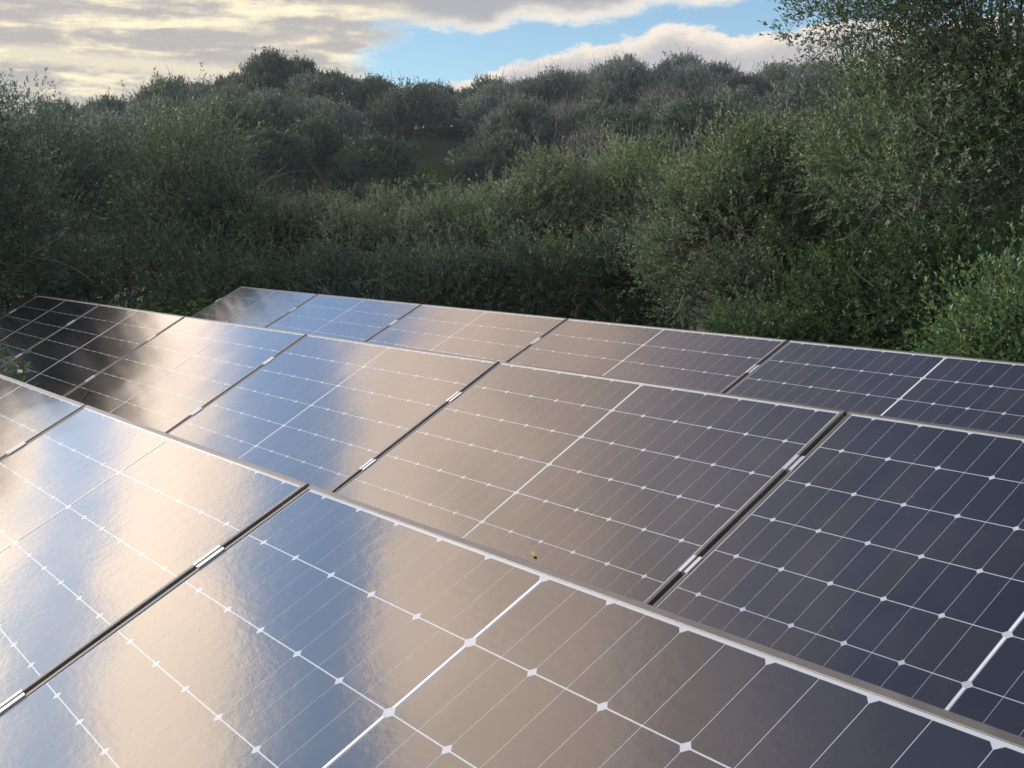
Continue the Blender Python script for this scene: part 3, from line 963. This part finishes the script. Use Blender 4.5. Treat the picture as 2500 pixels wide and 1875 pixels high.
while u < 114:
    step = 3.4 + (u - 60) * .006
    v0, v1 = -u * .42 - 4, u * .33 + 4
    v = v0 + rs.uniform(0, step)
    while v < v1:
        uu_, vv_ = u + rs.uniform(-.9, .9), v + rs.uniform(-.8, .8)
        x, y = CAM[:2] + FW2 * uu_ + RT2 * vv_
        v += step * rs.uniform(.9, 1.2)
        if any((x - a) ** 2 + (y - b_) ** 2 < (c_r + .9) ** 2 for a, b_, c_r in taken): continue
        if (x - gq[0]) ** 2 + (y - gq[1]) ** 2 < 3.4 ** 2: continue
        if n_hill >= 400: continue
        w = rs.random()
        if u > 98: kd = 'green' if w < .5 else 'dry' if w < .72 else 'grey' if w < .85 else 'dark'
        else: kd = 'grey' if w < .52 else 'green' if w < .76 else 'dark' if w < .90 else 'dry'
        if uu_ < 70 and -15 < vv_ < -3: kd = 'dark'
        hill_tree(kd, x, y, rs.uniform(.68, 1.12), rs.uniform(1.05, 1.4), zone=0 if uu_ > 97 else 1 if uu_ > 78 else 2)
        n_hill += 1
    u += step * .93
print('hill bushes', n_hill)

# ---- prickly pears
def pad_mesh(seed):
    rng = np.random.default_rng(seed)
    v, f = [], []
    nu, nv2 = 8, 6
    for i in range(nv2 + 1):
        t = i / nv2
        w = math.sin(math.pi * min(1, t * .93 + .05)) ** .75 * (.62 + .5 * t) * .16
        for j in range(nu):
            a = 2 * math.pi * j / nu
            v.append((w * math.cos(a), .022 * math.sin(a) * (1 - abs(t - .5)), t * .38))
    for i in range(nv2):
        for j in range(nu):
            k = (j + 1) % nu
            f.append((i * nu + j, i * nu + k, (i + 1) * nu + k, (i + 1) * nu + j))
    f.append(tuple(range(nu))[::-1]); f.append(tuple(nv2 * nu + j for j in range(nu)))
    return mesh('pad', v, f, M_cactus, True)
PAD = pad_mesh(1)
def cactus(q, s, label, seed):
    rs_ = random.Random(seed)
    e = empty('prickly_pear', Matrix.Translation((q[0], q[1], float(height(q[0], q[1])))) @ Matrix.Scale(s, 4))
    tag(e, label, 'cactus', 'prickly pears on the hillside')
    def grow(M, depth):
        o = link('pad', PAD, e); o.matrix_local = M
        if depth == 0: return
        for k in range(2 if depth < 3 else rs_.choice((2, 3))):
            sg = (-1) ** k
            T = M @ Matrix.Translation((sg * .075, 0, .33)) @ Matrix.Rotation(sg * R(rs_.uniform(15, 50)), 4, 'Y') @ Matrix.Rotation(R(rs_.uniform(-40, 40)), 4, 'X') @ Matrix.Rotation(R(rs_.uniform(-70, 70)), 4, 'Z') @ Matrix.Scale(rs_.uniform(.85, 1.0), 4)
            grow(T, depth - 1 if rs_.random() < .85 else 0)
    a0 = math.atan2(RT2[1], RT2[0])
    for k in range(3):
        M = Matrix.Translation((rs_.uniform(-.35, .35), rs_.uniform(-.3, .3), -.03)) @ Matrix.Rotation(a0 + rs_.uniform(-.6, .6), 4, 'Z') @ Matrix.Rotation(R(rs_.uniform(-20, 20)), 4, 'Y') @ Matrix.Scale(1.25, 4)
        grow(M, 3)
for k, (q, r, s, lab) in enumerate(CPOS): cactus(q, s * 1.0, lab, 300 + k)

# ---- herbs, weeds and grass
def herb(name, label, cat, pos, h, spread, mat, seed, stems=14, leaves=16, leaf=(.07, .03), group=None, arch=.5):
    rng = np.random.default_rng(seed)
    e = empty(name, Matrix.Translation(tuple(pos)))
    tag(e, label, cat, group)
    mb = MB(); B, D, T = [], [], []
    for i in range(stems):
        a = rng.uniform(0, 6.28); q0 = np.array([math.cos(a), math.sin(a), 0]) * spread * rng.uniform(0, .35)
        L = h * rng.uniform(.65, 1.05)
        out = np.array([math.cos(a), math.sin(a), 0])
        pts = [q0, q0 + out * spread * .25 + np.array([0, 0, L * .5]), q0 + out * spread * rng.uniform(.4, .8) * (1 + arch) * .6 + np.array([0, 0, L])]
        mb.tube(pts, [.006, .0045, .002], 4)
        for k in range(leaves):
            t = rng.uniform(.25, 1.0)
            b_ = (pts[0] * (1 - t) ** 2 + pts[1] * 2 * t * (1 - t) + pts[2] * t * t)
            aa = rng.uniform(0, 6.28)
            B.append(b_); D.append(norm(np.array([math.cos(aa), math.sin(aa), rng.uniform(-.2, .7)])))
            T.append(rng.normal(.5, .2))
    n = len(B)
    B, D, T = np.array(B), np.array(D), np.array(T)
    link('foliage', leaves_mesh('foliage', mat, B, D, leaf[0] * rng.uniform(.6, 1.3, n), leaf[1] * rng.uniform(.7, 1.3, n), T, rng), e)
    link('stem', mb.build('stem', mat), e)
    return e
def at_plane_y(px, py, y):
    d = ray(px, py); t = (y - CAM[1]) / d[1]; return CAM + d * t
q = at_plane_y(8, 905, -1.22); top_z = at_plane_y(30, 868, -1.22)[2]
gz = float(height(q[0], q[1]))
herb('leafy_weed', 'bluish-green leafy weed rising between the two rows of panels', 'weed', (q[0], q[1], gz), top_z - gz, .28, L_weed, 401, 26, 34, (.075, .028))
q2 = at_plane_y(-70, 905, -1.25)
herb('leafy_weed', 'taller leafy weed behind the bluish-green one, between the panel rows', 'weed', (q2[0], q2[1], gz), top_z - gz + .02, .32, L_weed, 402, 24, 24, (.075, .028))
for k, (px, r, top, lab) in enumerate([
        (415, 13.9, 735, 'bright green herb clump showing past the free end of the row closest to the bushes'),
        (470, 14.3, 722, 'green herb clump beside the bright one, close to the bare shrubs'),
        (350, 13.4, 742, 'green herb clump behind the second panel of the middle row'),
        (545, 14.6, 692, 'green herb clump behind the end panel closest to the bushes')]):
    b = px_ground(px, r)
    herb('herb_clump', lab, 'herb', b, px_height(top, r) - b[2], .5, L_herb, 410 + k, 40, 26, (.07, .035), 'green herbs past the row ends')

def grass(name, label, n, sampler, hgt, seed):
    rng = np.random.default_rng(seed)
    P = np.array([sampler(rng) for _ in range(n)])
    Z = height(P[:, 0], P[:, 1])
    B = np.column_stack([P, Z - .01])
    D = norm(rng.normal(size=(n, 3)) * .38 + np.array([0, 0, 1]))
    L = hgt * rng.uniform(.5, 1.3, n)
    o = link(name, leaves_mesh(name, L_grass, B, D, L, L * .07 + .004, rng.normal(.5, .2, n), rng))
    tag(o, label, 'grass', kind='stuff')
grass('grass', 'rough green grass around and between the panel rows', 26000, lambda r_: (r_.uniform(-16, 6), r_.uniform(-5, 8)), .22, 501)
grass('hill_grass', 'green grassy patch at the foot of the hillside', 14000, lambda r_: (gq[0] + r_.normal() * 3.2, gq[1] + r_.normal() * 3.2), .4, 502)
print('objects', len(bpy.data.objects))

# ------------------------------------------------------------------ air
hz = bpy.data.materials.new('air')
hz.use_nodes = True
hn = hz.node_tree
hn.nodes.remove(hn.nodes['Principled BSDF'])
pv = hn.nodes.new('ShaderNodeVolumePrincipled')
pv.inputs['Color'].default_value = (0.78, 0.88, 1.0, 1)
pv.inputs['Density'].default_value = 0.0004
pv.inputs['Anisotropy'].default_value = 0.2
hn.links.new(pv.outputs[0], hn.nodes['Material Output'].inputs['Volume'])
o = link('haze', MB().box(-170, 90, -110, 150, -6.0, 40.0).build('haze', hz))
tag(o, 'thin bluish evening haze over the hillside', 'haze', kind='stuff')
sc.cycles.volume_bounces = 0
